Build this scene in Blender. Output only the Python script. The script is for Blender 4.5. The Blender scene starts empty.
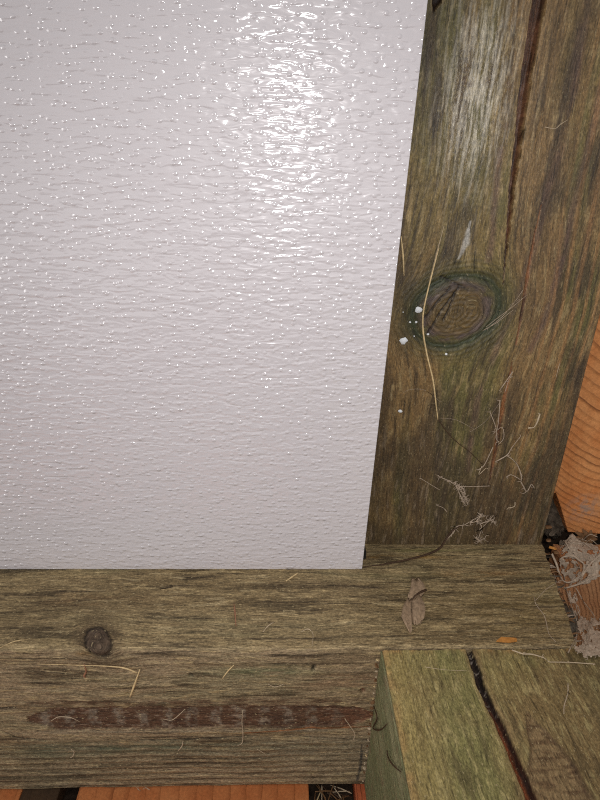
import bpy, bmesh, math, random
import numpy as np
from mathutils import Matrix, Vector

# ------------------------------------------------------------------ camera
ZC, DC, FPX = 0.62, 0.5, 604.0
_X = np.array([1, .0119, .042]); _X /= np.linalg.norm(_X)
_F = np.array([-21.7, -295., 604.]); _F -= _X * _F.dot(_X); _F /= np.linalg.norm(_F)
_D = np.cross(_F, _X)
scene = bpy.context.scene
COL = scene.collection
cam = bpy.data.cameras.new('camera')
cam_o = bpy.data.objects.new('camera', cam); COL.objects.link(cam_o)
cam.sensor_fit = 'HORIZONTAL'; cam.sensor_width = 36.0; cam.lens = 36.0 * FPX / 600.0
cam.clip_start = 0.01
def _w(v): return Vector((float(np.dot(v, _X)), float(np.dot(v, _F)), float(-np.dot(v, _D))))
cx, cy, cz = _w((1, 0, 0)), _w((0, -1, 0)), _w((0, 0, -1))
CAM = Vector((0, -DC, ZC))
cam_o.matrix_world = Matrix(((cx.x, cy.x, cz.x, CAM.x), (cx.y, cy.y, cz.y, CAM.y), (cx.z, cy.z, cz.z, CAM.z), (0, 0, 0, 1)))
scene.camera = cam_o

# ------------------------------------------------------------------ light
world = bpy.data.worlds.new('world'); scene.world = world
world.use_nodes = True
bg = world.node_tree.nodes['Background']
bg.inputs[0].default_value = (1.0, 0.975, 0.97, 1); bg.inputs[1].default_value = 0.46
def lamp(name, kind, loc, energy, color, **kw):
    l = bpy.data.lights.new(name, kind); l.energy = energy; l.color = color
    for k, v in kw.items(): setattr(l, k, v)
    o = bpy.data.objects.new(name, l); COL.objects.link(o); o.location = loc
    return o
flash = lamp('phone_flash', 'SPOT', CAM + cx * 0.013 + cy * 0.006, 4.6, (1, 0.97, 0.965), shadow_soft_size=0.0035, spot_size=math.radians(102), spot_blend=1.0)
flash.rotation_euler = cam_o.matrix_world.to_euler()
fill_lamp = lamp('left_fill', 'AREA', (-1.45, -1.25, 0.25), 6.0, (1.0, 0.97, 0.96), shape='SQUARE', size=0.7)  # unseen soft fill added at the left to brighten panel and beam front
fill_lamp.rotation_euler = (Vector((0.1, -0.05, 0.25)) - fill_lamp.location).to_track_quat('-Z', 'Y').to_euler()
scene.cycles.use_denoising = False
scene.cycles.filter_width = 1.1
scene.view_settings.view_transform = 'Standard'
scene.view_settings.look = 'None'
scene.view_settings.exposure = 0.0
scene.view_settings.gamma = 1.0
scene.view_settings.use_curve_mapping = False

# ------------------------------------------------------------------ helpers
def ray(px, py):
    r = np.array([px - 300., py - 400., FPX]); return np.array([r @ _X, r @ _F, -(r @ _D)])
def atY(px, py, Y):
    r = ray(px, py); k = (Y + DC) / r[1]; return np.array([0, -DC, ZC]) + k * r
def atZ(px, py, Z):
    r = ray(px, py); k = (Z - ZC) / r[2]; return np.array([0, -DC, ZC]) + k * r
def atX(px, py, X):
    r = ray(px, py); k = X / r[0]; return np.array([0, -DC, ZC]) + k * r

def lin(c):
    c = np.asarray(c, float) / 255.0
    return np.where(c <= .04045, c / 12.92, ((c + .055) / 1.055) ** 2.4)
GAIN = 1.28
def C(r, g, b):
    c = lin((r, g, b)) * GAIN; l = c @ np.array([.3, .59, .11])
    return np.clip(l + (c - l) * 1.0, 0.002, .95)

_rng0 = np.random.RandomState(7)
_perm = np.tile(_rng0.permutation(512), 3)
_grad = _rng0.uniform(0, 2 * np.pi, 512); _gx, _gy = np.cos(_grad), np.sin(_grad)
def perlin(x, y, seed=0):
    x = np.asarray(x, float) + seed * 37.13; y = np.asarray(y, float) + seed * 91.7
    xi = np.floor(x).astype(np.int64); yi = np.floor(y).astype(np.int64)
    fx = x - xi; fy = y - yi
    u = fx * fx * fx * (fx * (fx * 6 - 15) + 10); v = fy * fy * fy * (fy * (fy * 6 - 15) + 10)
    def g(ix, iy, dx, dy):
        h = _perm[(_perm[ix & 511] + iy) & 511] & 511
        return _gx[h] * dx + _gy[h] * dy
    a = g(xi, yi, fx, fy); b = g(xi + 1, yi, fx - 1, fy)
    c = g(xi, yi + 1, fx, fy - 1); d = g(xi + 1, yi + 1, fx - 1, fy - 1)
    return 1.5 * ((a * (1 - u) + b * u) * (1 - v) + (c * (1 - u) + d * u) * v)
def fbm(x, y, seed=0, octv=4, gain=.55):
    s = 0; a = 1; t = 0
    for i in range(octv):
        s = s + a * perlin(x * 2 ** i, y * 2 ** i, seed + i * 3); t += a; a *= gain
    return s / t * 1.3
def ss(a, b, x):
    t = np.clip((x - a) / (b - a), 0, 1); return t * t * (3 - 2 * t)
def mix(c, d, m):
    m = np.clip(np.asarray(m), 0, 1)[..., None]; return c * (1 - m) + np.asarray(d) * m
def poly_dist(x, y, pts, widths=None):
    """distance to a polyline and the width interpolated along it"""
    best = np.full(x.shape, 1e9); w = np.zeros(x.shape); side = np.zeros(x.shape)
    n = len(pts)
    for i in range(n - 1):
        (ax, ay), (bx, by) = pts[i], pts[i + 1]
        dx, dy = bx - ax, by - ay
        t = np.clip(((x - ax) * dx + (y - ay) * dy) / (dx * dx + dy * dy + 1e-18), 0, 1)
        d = np.hypot(x - ax - t * dx, y - ay - t * dy)
        m = d < best
        best = np.where(m, d, best)
        if widths is not None: w = np.where(m, widths[i] + (widths[i + 1] - widths[i]) * t, w)
        side = np.where(m, np.sign((x - ax) * dy - (y - ay) * dx), side)
    return best, w, side

def tag(o, label=None, cat=None, group=None, kind=None):
    if label: o['label'] = label
    if cat: o['category'] = cat
    if group: o['group'] = group
    if kind: o['kind'] = kind
    return o
def empty(name, loc, label, cat, group=None):
    o = bpy.data.objects.new(name, None); COL.objects.link(o); o.location = loc
    o.empty_display_size = .02
    return tag(o, label, cat, group)
def link(name, me, mat, parent=None):
    if mat and not me.materials: me.materials.append(mat)
    o = bpy.data.objects.new(name, me); COL.objects.link(o)
    if parent is not None:
        o.parent = parent
        o.matrix_parent_inverse = Matrix.Translation(-Vector(parent.location))
    return o
def mesh(name, V, Fc, smooth=True):
    V = np.asarray(V, np.float32)
    me = bpy.data.meshes.new(name)
    if isinstance(Fc, np.ndarray):
        k = Fc.shape[1]
        me.vertices.add(len(V)); me.vertices.foreach_set('co', V.ravel())
        me.loops.add(Fc.size); me.loops.foreach_set('vertex_index', Fc.ravel().astype(np.int32))
        me.polygons.add(len(Fc)); me.polygons.foreach_set('loop_start', np.arange(0, Fc.size, k, dtype=np.int32))
        me.update(calc_edges=True)
    else:
        me.from_pydata([tuple(map(float, v)) for v in V], [], Fc)
    if smooth: me.polygons.foreach_set('use_smooth', np.ones(len(me.polygons), bool))
    me.validate(); me.update()
    return me
def set_attrs(me, col=None, g=None, gl=None):
    if col is not None:
        a = me.attributes.new('Col', 'FLOAT_COLOR', 'POINT')
        a.data.foreach_set('color', np.concatenate([col, np.ones((len(col), 1))], 1).astype(np.float32).ravel())
    if g is not None:
        a = me.attributes.new('g', 'FLOAT_VECTOR', 'POINT'); a.data.foreach_set('vector', g.astype(np.float32).ravel())
    if gl is not None:
        a = me.attributes.new('gl', 'FLOAT', 'POINT'); a.data.foreach_set('value', gl.astype(np.float32).ravel())
def obj_from_bm(name, bm, mat, parent=None, smooth=False):
    me = bpy.data.meshes.new(name); bm.to_mesh(me); bm.free()
    if smooth: me.polygons.foreach_set('use_smooth', np.ones(len(me.polygons), bool))
    return link(name, me, mat, parent)
def prism_bm(front, back, bevel=0.0):
    """closed solid between two outlines of equal count"""
    bm = bmesh.new()
    a = [bm.verts.new(tuple(map(float, p))) for p in front]; b = [bm.verts.new(tuple(map(float, p))) for p in back]
    n = len(a)
    bm.faces.new(a); bm.faces.new(b[::-1])
    for i in range(n): bm.faces.new((a[i], b[i], b[(i + 1) % n], a[(i + 1) % n]))
    bmesh.ops.recalc_face_normals(bm, faces=bm.faces)
    if bevel > 0:
        bmesh.ops.bevel(bm, geom=list(bm.edges), offset=bevel, segments=2, affect='EDGES', profile=.6)
    return bm

# ------------------------------------------------------------------ materials
def nodes(name):
    m = bpy.data.materials.new(name); m.use_nodes = True
    nt = m.node_tree; b = nt.nodes['Principled BSDF']
    return m, nt, b
def N(nt, t, **kw):
    n = nt.nodes.new(t)
    for k, v in kw.items(): setattr(n, k, v)
    return n
def noise(nt, vec, scale, detail=3, rough=.55, dist=0.0):
    n = N(nt, 'ShaderNodeTexNoise'); n.inputs['Scale'].default_value = scale
    n.inputs['Detail'].default_value = detail; n.inputs['Roughness'].default_value = rough
    n.inputs['Distortion'].default_value = dist
    if vec is not None: nt.links.new(vec, n.inputs['Vector'])
    return n.outputs[0]
def mapping(nt, vec, scale):
    n = N(nt, 'ShaderNodeVectorMath', operation='MULTIPLY'); n.inputs[1].default_value = scale
    nt.links.new(vec, n.inputs[0]); return n.outputs[0]
def maprange(nt, v, a, b, c, d):
    n = N(nt, 'ShaderNodeMapRange'); nt.links.new(v, n.inputs[0])
    for i, x in enumerate((a, b, c, d)): n.inputs[i + 1].default_value = x
    return n.outputs[0]
def math_(nt, op, a, b=None):
    n = N(nt, 'ShaderNodeMath', operation=op)
    for i, x in enumerate((a, b)):
        if x is None: continue
        if isinstance(x, (int, float)): n.inputs[i].default_value = x
        else: nt.links.new(x, n.inputs[i])
    return n.outputs[0]

def wood_mat(name, fine=(1100, 70), lo=.55, hi=1.45, rough=.72, fleck=.0, bump=.0006, spec=.35, speck=.35):
    """colour from the 'Col' attribute, fine grain and relief from noise on the grain coordinates 'g' (x across, y along)"""
    m, nt, b = nodes(name)
    col = N(nt, 'ShaderNodeAttribute', attribute_name='Col').outputs['Color']
    g = N(nt, 'ShaderNodeAttribute', attribute_name='g').outputs['Vector']
    n1 = noise(nt, mapping(nt, g, (fine[0], fine[1], 400)), 1.0, 4, .65, .3)
    n2 = noise(nt, mapping(nt, g, (fine[0] * .3, fine[1] * .35, 100)), 1.0, 3, .55, .2)
    f1 = maprange(nt, n1, .25, .75, lo, hi); f2 = maprange(nt, n2, .3, .7, .82, 1.18)
    n4 = noise(nt, mapping(nt, g, (650, 420, 300)), 1.0, 3, .7)
    f = math_(nt, 'MULTIPLY', math_(nt, 'MULTIPLY', f1, f2), maprange(nt, n4, .25, .75, 1 - speck, 1 + speck))
    n5 = noise(nt, mapping(nt, g, (fine[0] * .9, fine[1] * .28, 77)), 1.0, 2, .5, .4)
    f = math_(nt, 'MULTIPLY', f, maprange(nt, n5, .60, .68, 1.04, .5))
    mul = N(nt, 'ShaderNodeVectorMath', operation='SCALE'); nt.links.new(col, mul.inputs[0]); nt.links.new(f, mul.inputs['Scale'])
    out = mul.outputs[0]
    if fleck > 0:
        n3 = noise(nt, mapping(nt, g, (800, 330, 300)), 1.0, 1, .4)
        gl0 = N(nt, 'ShaderNodeAttribute', attribute_name='gl').outputs['Fac']
        n3 = math_(nt, 'ADD', n3, math_(nt, 'MULTIPLY', math_(nt, 'MAXIMUM', math_(nt, 'SUBTRACT', gl0, .45), 0.0), .22))  # pale flecks thicken on the post's worn patch with painted glare
        fm = maprange(nt, n3, .66, .74, 0, fleck)
        mx = N(nt, 'ShaderNodeMix', data_type='RGBA'); nt.links.new(fm, mx.inputs['Factor'])
        nt.links.new(out, mx.inputs[6]); mx.inputs[7].default_value = (*C(185, 168, 128), 1)
        out = mx.outputs[2]
    nt.links.new(out, b.inputs['Base Color'])
    r = maprange(nt, n1, .3, .7, rough + .1, rough - .12)
    gl = N(nt, 'ShaderNodeAttribute', attribute_name='gl').outputs['Fac']
    r = math_(nt, 'SUBTRACT', r, math_(nt, 'MULTIPLY', gl, .35))
    nt.links.new(r, b.inputs['Roughness'])
    b.inputs['Specular IOR Level'].default_value = spec
    bp = N(nt, 'ShaderNodeBump'); bp.inputs['Strength'].default_value = 1.0; bp.inputs['Distance'].default_value = bump
    hsum = math_(nt, 'ADD', n1, math_(nt, 'MULTIPLY', n2, 1.2))
    nt.links.new(hsum, bp.inputs['Height']); nt.links.new(bp.outputs[0], b.inputs['Normal'])
    return m
def plain_mat(name, c, rough=.75, var=.25, scale=300, spec=.3, bump=0.0, trans=0.0):
    m, nt, b = nodes(name)
    tc = N(nt, 'ShaderNodeTexCoord').outputs['Object']
    n = noise(nt, tc, scale, 4, .6)
    r = N(nt, 'ShaderNodeValToRGB'); nt.links.new(n, r.inputs[0])
    c = np.asarray(c)
    r.color_ramp.elements[0].position = .3; r.color_ramp.elements[1].position = .7
    r.color_ramp.elements[0].color = (*(c * (1 - var)), 1); r.color_ramp.elements[1].color = (*np.clip(c * (1 + var), 0, .95), 1)
    nt.links.new(r.outputs[0], b.inputs['Base Color'])
    b.inputs['Roughness'].default_value = rough; b.inputs['Specular IOR Level'].default_value = spec
    if trans: b.inputs['Transmission Weight'].default_value = trans
    if bump:
        bp = N(nt, 'ShaderNodeBump'); bp.inputs['Distance'].default_value = bump
        nt.links.new(n, bp.inputs['Height']); nt.links.new(bp.outputs[0], b.inputs['Normal'])
    return m

M = {}
M['post'] = wood_mat('weathered_post_wood', (1000, 150), .48, 1.52, .62, .28, .0007, .5, .45)
M['beam'] = wood_mat('weathered_beam_wood', (1150, 150), .30, 1.72, .74, .65, .0009, .3, .5)
M['joist'] = wood_mat('green_joist_wood', (900, 180), .50, 1.5, .74, .5, .0008, .3, .45)
M['orange'] = wood_mat('orange_softwood', (900, 60), .86, 1.12, .6, 0, .0002, .3)
M['groove'] = wood_mat('split_wood', (700, 60), .45, 1.5, .8, .12, .0006, .25)
M['straw'] = plain_mat('dry_straw', C(196, 172, 128), .6, .3, 250)
M['needle'] = plain_mat('rusty_needle', C(138, 98, 74), .6, .3, 250)
M['darkstem'] = plain_mat('dark_stem', C(62, 44, 30), .6, .35, 300)
M['palefibre'] = plain_mat('pale_fibre', C(176, 158, 132), .7, .2, 300)
M['web'] = plain_mat('dusty_web', C(162, 145, 126), .95, .28, 420, .1)
M['white_dab'] = plain_mat('white_droppings', C(215, 218, 220), .7, .06, 300)
M['leaf'] = plain_mat('withered_leaf', C(146, 124, 100), .8, .35, 260, .2, .0006)
M['soil'] = plain_mat('dark_soil', C(52, 42, 34), .95, .5, 120, .1, .003)
M['clod'] = plain_mat('dark_clod', C(92, 82, 70), .95, .55, 160, .1, .002)
M['dark_wall'] = plain_mat('dark_backing', C(58, 46, 36), .9, .4, 60, .1)
M['splinter'] = plain_mat('fresh_splinter', C(176, 120, 58), .7, .25, 300)
M['black'] = plain_mat('black_strip_tab', C(22, 21, 20), .6, .2, 200)
M['core'] = plain_mat('panel_core', C(176, 172, 164), .9, .12, 500)
M['chip'] = plain_mat('wood_crumb', C(112, 82, 54), .85, .35, 250)

# white embossed sheet: glossy, pebbled with bumps wider than tall
def panel_mat():
    m, nt, b = nodes('white_embossed_plastic')
    tc = N(nt, 'ShaderNodeTexCoord').outputs['Object']
    base = noise(nt, mapping(nt, tc, (66, 30, 235)), 1.0, 1, .5, .5)
    v = N(nt, 'ShaderNodeTexVoronoi', feature='F1', voronoi_dimensions='2D'); v.inputs['Scale'].default_value = 1.0
    sx = N(nt, 'ShaderNodeSeparateXYZ'); nt.links.new(mapping(nt, tc, (138, 1, 175)), sx.inputs[0])
    cxz = N(nt, 'ShaderNodeCombineXYZ'); nt.links.new(sx.outputs[0], cxz.inputs[0]); nt.links.new(sx.outputs[2], cxz.inputs[1])
    nt.links.new(cxz.outputs[0], v.inputs['Vector'])
    q = math_(nt, 'DIVIDE', v.outputs['Distance'], .28)
    q = math_(nt, 'SMOOTH_MAX', math_(nt, 'SUBTRACT', 1.0, math_(nt, 'MULTIPLY', q, q)), 0.0)
    q.node.inputs[2].default_value = .15
    sep = N(nt, 'ShaderNodeSeparateColor'); nt.links.new(v.outputs['Color'], sep.inputs[0])
    dome = math_(nt, 'MULTIPLY', q, maprange(nt, sep.outputs[0], 0, 1, .4, 1.15))
    h = math_(nt, 'ADD', math_(nt, 'MULTIPLY', base, .00125), math_(nt, 'MULTIPLY', dome, .00043))
    bp = N(nt, 'ShaderNodeBump'); bp.inputs['Strength'].default_value = 1; bp.inputs['Distance'].default_value = 1.0
    nt.links.new(h, bp.inputs['Height']); nt.links.new(bp.outputs[0], b.inputs['Normal'])
    n2 = noise(nt, mapping(nt, tc, (6, 6, 6)), 1.0, 3, .5)
    r = N(nt, 'ShaderNodeValToRGB'); nt.links.new(n2, r.inputs[0])
    r.color_ramp.elements[0].color = (.70, .655, .675, 1); r.color_ramp.elements[1].color = (.735, .70, .715, 1)
    nt.links.new(r.outputs[0], b.inputs['Base Color'])
    b.inputs['Roughness'].default_value = .35
    b.inputs['Specular IOR Level'].default_value = .25
    b.inputs['Coat Weight'].default_value = 1.0; b.inputs['Coat Roughness'].default_value = .10; b.inputs['Coat IOR'].default_value = 1.9
    nt.links.new(bp.outputs[0], b.inputs['Coat Normal'])
    return m
M['panel'] = panel_mat()

# ------------------------------------------------------------------ timber builder
def rr_profile(corners, spacing, r, k=5):
    """closed rounded rectangle through 4 corners (ordered); spacing[i] is the step on side i (corner i -> i+1).
    returns points, outward normals, side index, distance from the start of the side"""
    cs = np.array(corners, float); n = 4
    area = sum(cs[i][0] * cs[(i + 1) % n][1] - cs[(i + 1) % n][0] * cs[i][1] for i in range(n))
    sgn = 1 if area > 0 else -1
    P, Nn, S, Q = [], [], [], []
    for i in range(n):
        a, b = cs[i], cs[(i + 1) % n]; d = b - a; L = np.linalg.norm(d); d /= L
        nrm = np.array([d[1], -d[0]]) * sgn
        nb = cs[(i + 2) % n] - b; nb /= np.linalg.norm(nb); nrm2 = np.array([nb[1], -nb[0]]) * sgn
        cnt = max(2, int(round((L - 2 * r) / spacing[i])) + 1)
        for q in np.linspace(r, L - r, cnt):
            P.append(a + d * q); Nn.append(nrm); S.append(i); Q.append(q)
        for j in range(1, k):
            th = j / k * math.pi / 2
            v = nrm * math.cos(th) + nrm2 * math.sin(th)
            c = b - d * r + nb * r
            P.append(c + v * r); Nn.append(v)
            if th < math.pi / 4: S.append(i); Q.append(L - r + r * math.sin(th))
            else: S.append((i + 1) % n); Q.append(r - r * math.cos(th))
    return np.array(P), np.array(Nn), np.array(S), np.array(Q)

def timber(parent, base_name, prof, tvals, origin, A, B, T, shade, mats, cap_col, cap_mat, warp=None):
    """shade(side, world xyz, t) -> height, colour, grain coords, gloss, part id per vertex;  mats: [(part name, material)]"""
    P, Nn, S, Q = prof
    A, B, T, O = map(lambda v: np.array(v, float), (A, B, T, origin))
    n, m = len(P), len(tvals)
    pos = O + P[None, :, 0, None] * A + P[None, :, 1, None] * B + np.asarray(tvals)[:, None, None] * T
    if warp: pos = warp(pos)
    nrm = np.broadcast_to(Nn[None, :, 0, None] * A + Nn[None, :, 1, None] * B, pos.shape)
    side = np.broadcast_to(S[None], (m, n)); tt = np.broadcast_to(np.asarray(tvals)[:, None], (m, n))
    qq = np.broadcast_to(Q[None], (m, n))
    h, col, g, gl, part = shade(side, pos, tt, qq)
    pos = pos + nrm * h[..., None]
    idx = np.arange(m * n).reshape(m, n); nx = np.roll(idx, -1, 1)
    F = np.stack([idx[:-1], nx[:-1], nx[1:], idx[1:]], -1).reshape(-1, 4)
    V = pos.reshape(-1, 3); col = col.reshape(-1, 3); g = g.reshape(-1, 3); gl = gl.reshape(-1); part = part.reshape(-1)
    # consistent outward orientation
    f0 = F[len(F) // 2]; nn = np.cross(V[f0[1]] - V[f0[0]], V[f0[3]] - V[f0[0]])
    if nn @ nrm.reshape(-1, 3)[f0[0]] < 0: F = F[:, ::-1]
    fp = part[F].max(1)
    outs = []
    for pid, (nm, mt) in enumerate(mats):
        fs = F[fp == pid]
        if not len(fs): continue
        u, inv = np.unique(fs.ravel(), return_inverse=True)
        me = mesh(nm, V[u], inv.reshape(-1, 4))
        set_attrs(me, col[u], g[u], gl[u])
        outs.append(link(nm, me, mt, parent))
    for row, flip in ((0, 1), (m - 1, 0)):                      # sawn ends
        ring = V[idx[row]]; c = ring.mean(0)
        rings = [ring] + [c + (ring - c) * k for k in (.8, .6, .4, .2)]
        VV = np.concatenate(rings + [c[None]]); fc = []
        for r_ in range(4):
            a = r_ * n
            fc += [(a + i, a + (i + 1) % n, a + n + (i + 1) % n, a + n + i) for i in range(n)]
        fc += [(4 * n + i, 4 * n + (i + 1) % n, 5 * n) for i in range(n)]
        me = mesh('sawn_end', VV, fc, False)
        rel = VV - c
        rad = np.linalg.norm(rel + A * .03 + B * .05, axis=1)
        cc = cap_col[None] * (1 + .25 * np.sin(rad * 1400))[:, None]
        set_attrs(me, cc, np.stack([rel @ A * .3, rel @ B * .8, rel @ T], 1), np.zeros(len(VV)))
        outs.append(link('sawn_end', me, cap_mat, parent))
    return outs

def px_line(pts, fn): return [fn(*p) for p in pts]
PY = lambda x, y: tuple(atY(x, y, 0.0)[[0, 2]])            # post face (X, Z)

ZB = 0.2085            # top of the sill beam
YF = -0.134          # its front face
ZL = 0.0215          # its underside

# ------------------------------------------------------------------ the setting
bm = prism_bm([(-1.1, -1.6, -.02), (1.1, -1.6, -.02), (1.1, .19, -.02), (-1.1, .19, -.02)],
              [(-1.1, -1.6, 0), (1.1, -1.6, 0), (1.1, .19, 0), (-1.1, .19, 0)])
floor = obj_from_bm('floor', bm, M['soil']); tag(floor, kind='structure', label='dark soil under the timber frame')
bm = prism_bm([(-1.1, .17, 0), (1.1, .17, 0), (1.1, .17, 1.3), (-1.1, .17, 1.3)],
              [(-1.1, .19, 0), (1.1, .19, 0), (1.1, .19, 1.3), (-1.1, .19, 1.3)])
wb = obj_from_bm('wall_back', bm, M['dark_wall']); tag(wb, kind='structure', label='dark backing wall behind the timber frame')

# ------------------------------------------------------------------ upright post
PXL, PXR = 0.062, 0.285
def shade_post(side, p, t, q):
    x, z = p[..., 0], p[..., 2]
    front = side == 0
    wob = .004 * fbm(x * 8, z * 5, 3, 3) + .0015 * fbm(x * 40, z * 14, 4, 2)
    kx, kz = PY(456, 312); R = .034
    ang = .35
    dx, dz = x - kx, z - kz
    ex = (dx * math.cos(ang) + dz * math.sin(ang)) / 1.12; ez = (-dx * math.sin(ang) + dz * math.cos(ang)) / .92
    r = np.hypot(ex, ez) + .0022 * fbm(x * 60, z * 60, 5, 3)
    psi = dx * (1 - .8 * R * R / (r * r + .3 * R * R)) + kx
    gx = np.where(front, psi + wob, q + wob)
    g = np.stack([gx, z, side * 1.7], -1)
    # large colour families running with the grain
    a = fbm(gx * 26, z * 2.2, 11, 4); b = fbm(gx * 85, z * 8, 12, 4); c = fbm(gx * 220, z * 26, 13, 3)
    d = fbm(x * 16, z * 14, 14, 4)
    olive, brown, dark, green = C(108, 92, 53), C(116, 92, 58), C(70, 56, 38), C(86, 82, 46)
    col = mix(np.broadcast_to(olive, x.shape + (3,)), brown, ss(-.2, .4, a + .45 * ss(.17, .25, x)))
    col = mix(col, green, .75 * ss(.0, .5, -a + .5 * d + .15 - 2.2 * np.abs(x - .12)))
    col = mix(col, dark, .8 * ss(.12, .5, b + .25 * d))
    col = mix(col, C(146, 124, 84), .55 * ss(.2, .55, c - .3 * b))
    hl = fbm(gx * 280, z * 10, 16, 3); col = mix(col, C(46, 36, 26), .6 * ss(.30, .5, hl))
    col = mix(col, C(160, 140, 100), .4 * ss(.34, .5, fbm(gx * 260, z * 40, 17, 3)))
    # purple-grey resin streaks
    for pts, w in (([(586, 0), (574, 90), (552, 180), (528, 270), (500, 340), (478, 400), (468, 470)], .0026),
                   ([(600, 90), (586, 160), (566, 240), (552, 300), (530, 350)], .0024),
                   ([(500, 150), (494, 215), (488, 260)], .0022)):
        dd, _, _ = poly_dist(x + .003 * d, z, px_line(pts, PY))
        col = mix(col, C(96, 72, 64), .6 * ss(w * 2.2, w * .2, dd) * ss(-.5, .1, fbm(x * 60, z * 24, 21, 3) + .1))
    # lighter brown ribs towards the right edge
    rib = np.sin(gx * 640 + 3 * fbm(gx * 20, z * 3, 23, 2))
    col = mix(col, C(150, 110, 68), .5 * ss(.2, .9, rib) * ss(.215, .25, x) * front)
    # patchy dirt on the foot, with light falloff towards the bottom painted in
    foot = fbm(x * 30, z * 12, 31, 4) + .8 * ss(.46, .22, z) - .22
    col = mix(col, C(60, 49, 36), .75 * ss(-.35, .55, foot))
    col = mix(col, C(128, 112, 92), .5 * ss(.25, .6, fbm(gx * 260, z * 34, 33, 3)) * ss(.42, .26, z))
    # worn silvery fibre, with part of the flash glare painted in
    cxw, czw = PY(476, 92)
    wm = np.exp(-((x - cxw) / .026) ** 2 - ((z - czw) / .07) ** 2)
    wear_glare = wm * ss(-.1, .4, fbm(gx * 420, z * 34, 41, 4) + .4 * wm - .15)
    col = mix(col, C(188, 180, 162), .8 * wear_glare)
    dd, w, _ = poly_dist(x, z, px_line([(470, 222), (466, 243), (459, 258)], PY), [.001, .0035, .001])
    fresh = ss(w * 1.2, w * .3, dd + .0012 * fbm(x * 500, z * 160, 43, 2))
    col = mix(col, C(178, 176, 170), .6 * fresh)
    # faint marks left across the grain by packing bands
    for yb in (38, 84, 122, 186, 208, 262):
        zb = PY(480, yb)[1]
        col = mix(col, C(66, 52, 36), .28 * np.exp(-((z - zb) / .0016) ** 2) * ss(-.1, .4, fbm(x * 90, z * 30, 45, 2)))
    for xb, yb in ((465, 79), (487, 81), (508, 84), (506, 126), (470, 84)):
        ux, uz = PY(xb, yb); col = mix(col, C(78, 52, 34), .6 * np.exp(-((x - ux) ** 2 + (z - uz) ** 2) / .0022 ** 2))
    # knot
    rr = r / R
    ringn = np.sin(r * 1500 + 2 * fbm(x * 40, z * 40, 52, 2))
    kout = ss(1.75, 1.05, rr) * front
    col = mix(col, C(74, 70, 40), .6 * kout); col = mix(col, C(52, 50, 34), .45 * kout * ss(-.2, .8, ringn))
    dark_ring = np.exp(-((rr - 1.0) / .13) ** 2) * front; pur = np.exp(-((rr - .74) / .13) ** 2) * front
    core = ss(.78, .6, rr) * front
    col = mix(col, C(90, 72, 42), .85 * core); col = mix(col, C(72, 56, 34), .3 * core * ss(0, .8, np.sin(z * 1900 + x * 500)))
    col = mix(col, C(80, 66, 64), .8 * pur * ss(-.6, .1, fbm(x * 90, z * 90, 53, 2)))
    col = mix(col, C(46, 54, 36), .85 * dark_ring)
    h = .0005 * b + .0003 * c - .0012 * dark_ring + .0008 * core + .0004 * kout * ringn
    part = np.where(front & (rr < .98), 2, 0)
    for pts in ([(425, 318), (438, 301), (450, 288)], [(428, 333), (440, 312), (452, 296), (459, 287)], [(443, 320), (449, 308), (455, 293)], [(440, 276), (452, 282), (468, 290)]):
        dd, _, _ = poly_dist(x, z, px_line(pts, PY)); m_ = ss(.0013, .0003, dd) * front
        col = mix(col, C(34, 26, 20), .9 * m_); h = h - .0016 * m_
    # long drying checks
    for pts, ws, dep, c_in in (
            ([(543, -60), (540, 0), (531, 50), (524, 95), (520, 130), (513, 185), (509, 225), (503, 285)], [.0062, .0056, .0050, .0043, .0034, .0026, .0018, .0003], .009, (100, 68, 48)),
            ([(541, 205), (533, 245), (527, 280), (521, 318), (516, 345)], [.0003, .0012, .0015, .0014, .0006], .003, (122, 82, 52)),
            ([(513, 360), (505, 395), (499, 430), (494, 460), (489, 484)], [.0004, .0019, .0026, .0022, .0003], .003, (132, 88, 54)),
            ([(437, 0), (433, 12)], [.004, .0003], .006, (44, 32, 24))):
        L_ = px_line(pts, PY)
        dd, w, sd = poly_dist(x + .0005 * fbm(x * 80, z * 60, 61, 2), z, L_, ws)
        m_ = np.where(front, ss(1.0, .55, dd / (w + 1e-5)), 0)
        wall = np.clip(dd / (w + 1e-5), 0, 1)
        inner = mix(np.broadcast_to(C(*c_in), x.shape + (3,)), C(40, 26, 20), ss(-.3, .4, fbm(x * 260, z * 22, 63, 3)) * .8)
        lip = ss(1.9, 1.0, dd / (w + 1e-5)) * (1 - m_) * front
        col = mix(col, C(150, 124, 88), .35 * lip)
        col = mix(col, inner, ss(.08, .5, m_))
        h = h - dep * m_ * np.minimum(1, w / .003)
        part = np.where(m_ > .25, 1, part)
    gl = np.clip(.3 + 1.0 * wm + .2 * a, 0, 1)
    col = col * (1 + .12 * fbm(x * 200, z * 60, 71, 2))[..., None]
    return h * front, np.clip(col, .003, .9), g, gl, part
post = empty('timber_post', (PXL + .11, .06, ZB), 'upright olive-brown timber post with a big knot and a long split', 'post')
prof = rr_profile([(PXL, 0), (PXR, 0), (PXR, .12), (PXL, .12)], [.0008, .01, .02, .01], .0025)
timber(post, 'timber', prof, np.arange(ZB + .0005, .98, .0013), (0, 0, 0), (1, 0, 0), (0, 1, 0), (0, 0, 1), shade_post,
       [('timber', M['post']), ('crack', M['post']), ('knot', M['post'])], C(120, 96, 60), M['post'])

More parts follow.
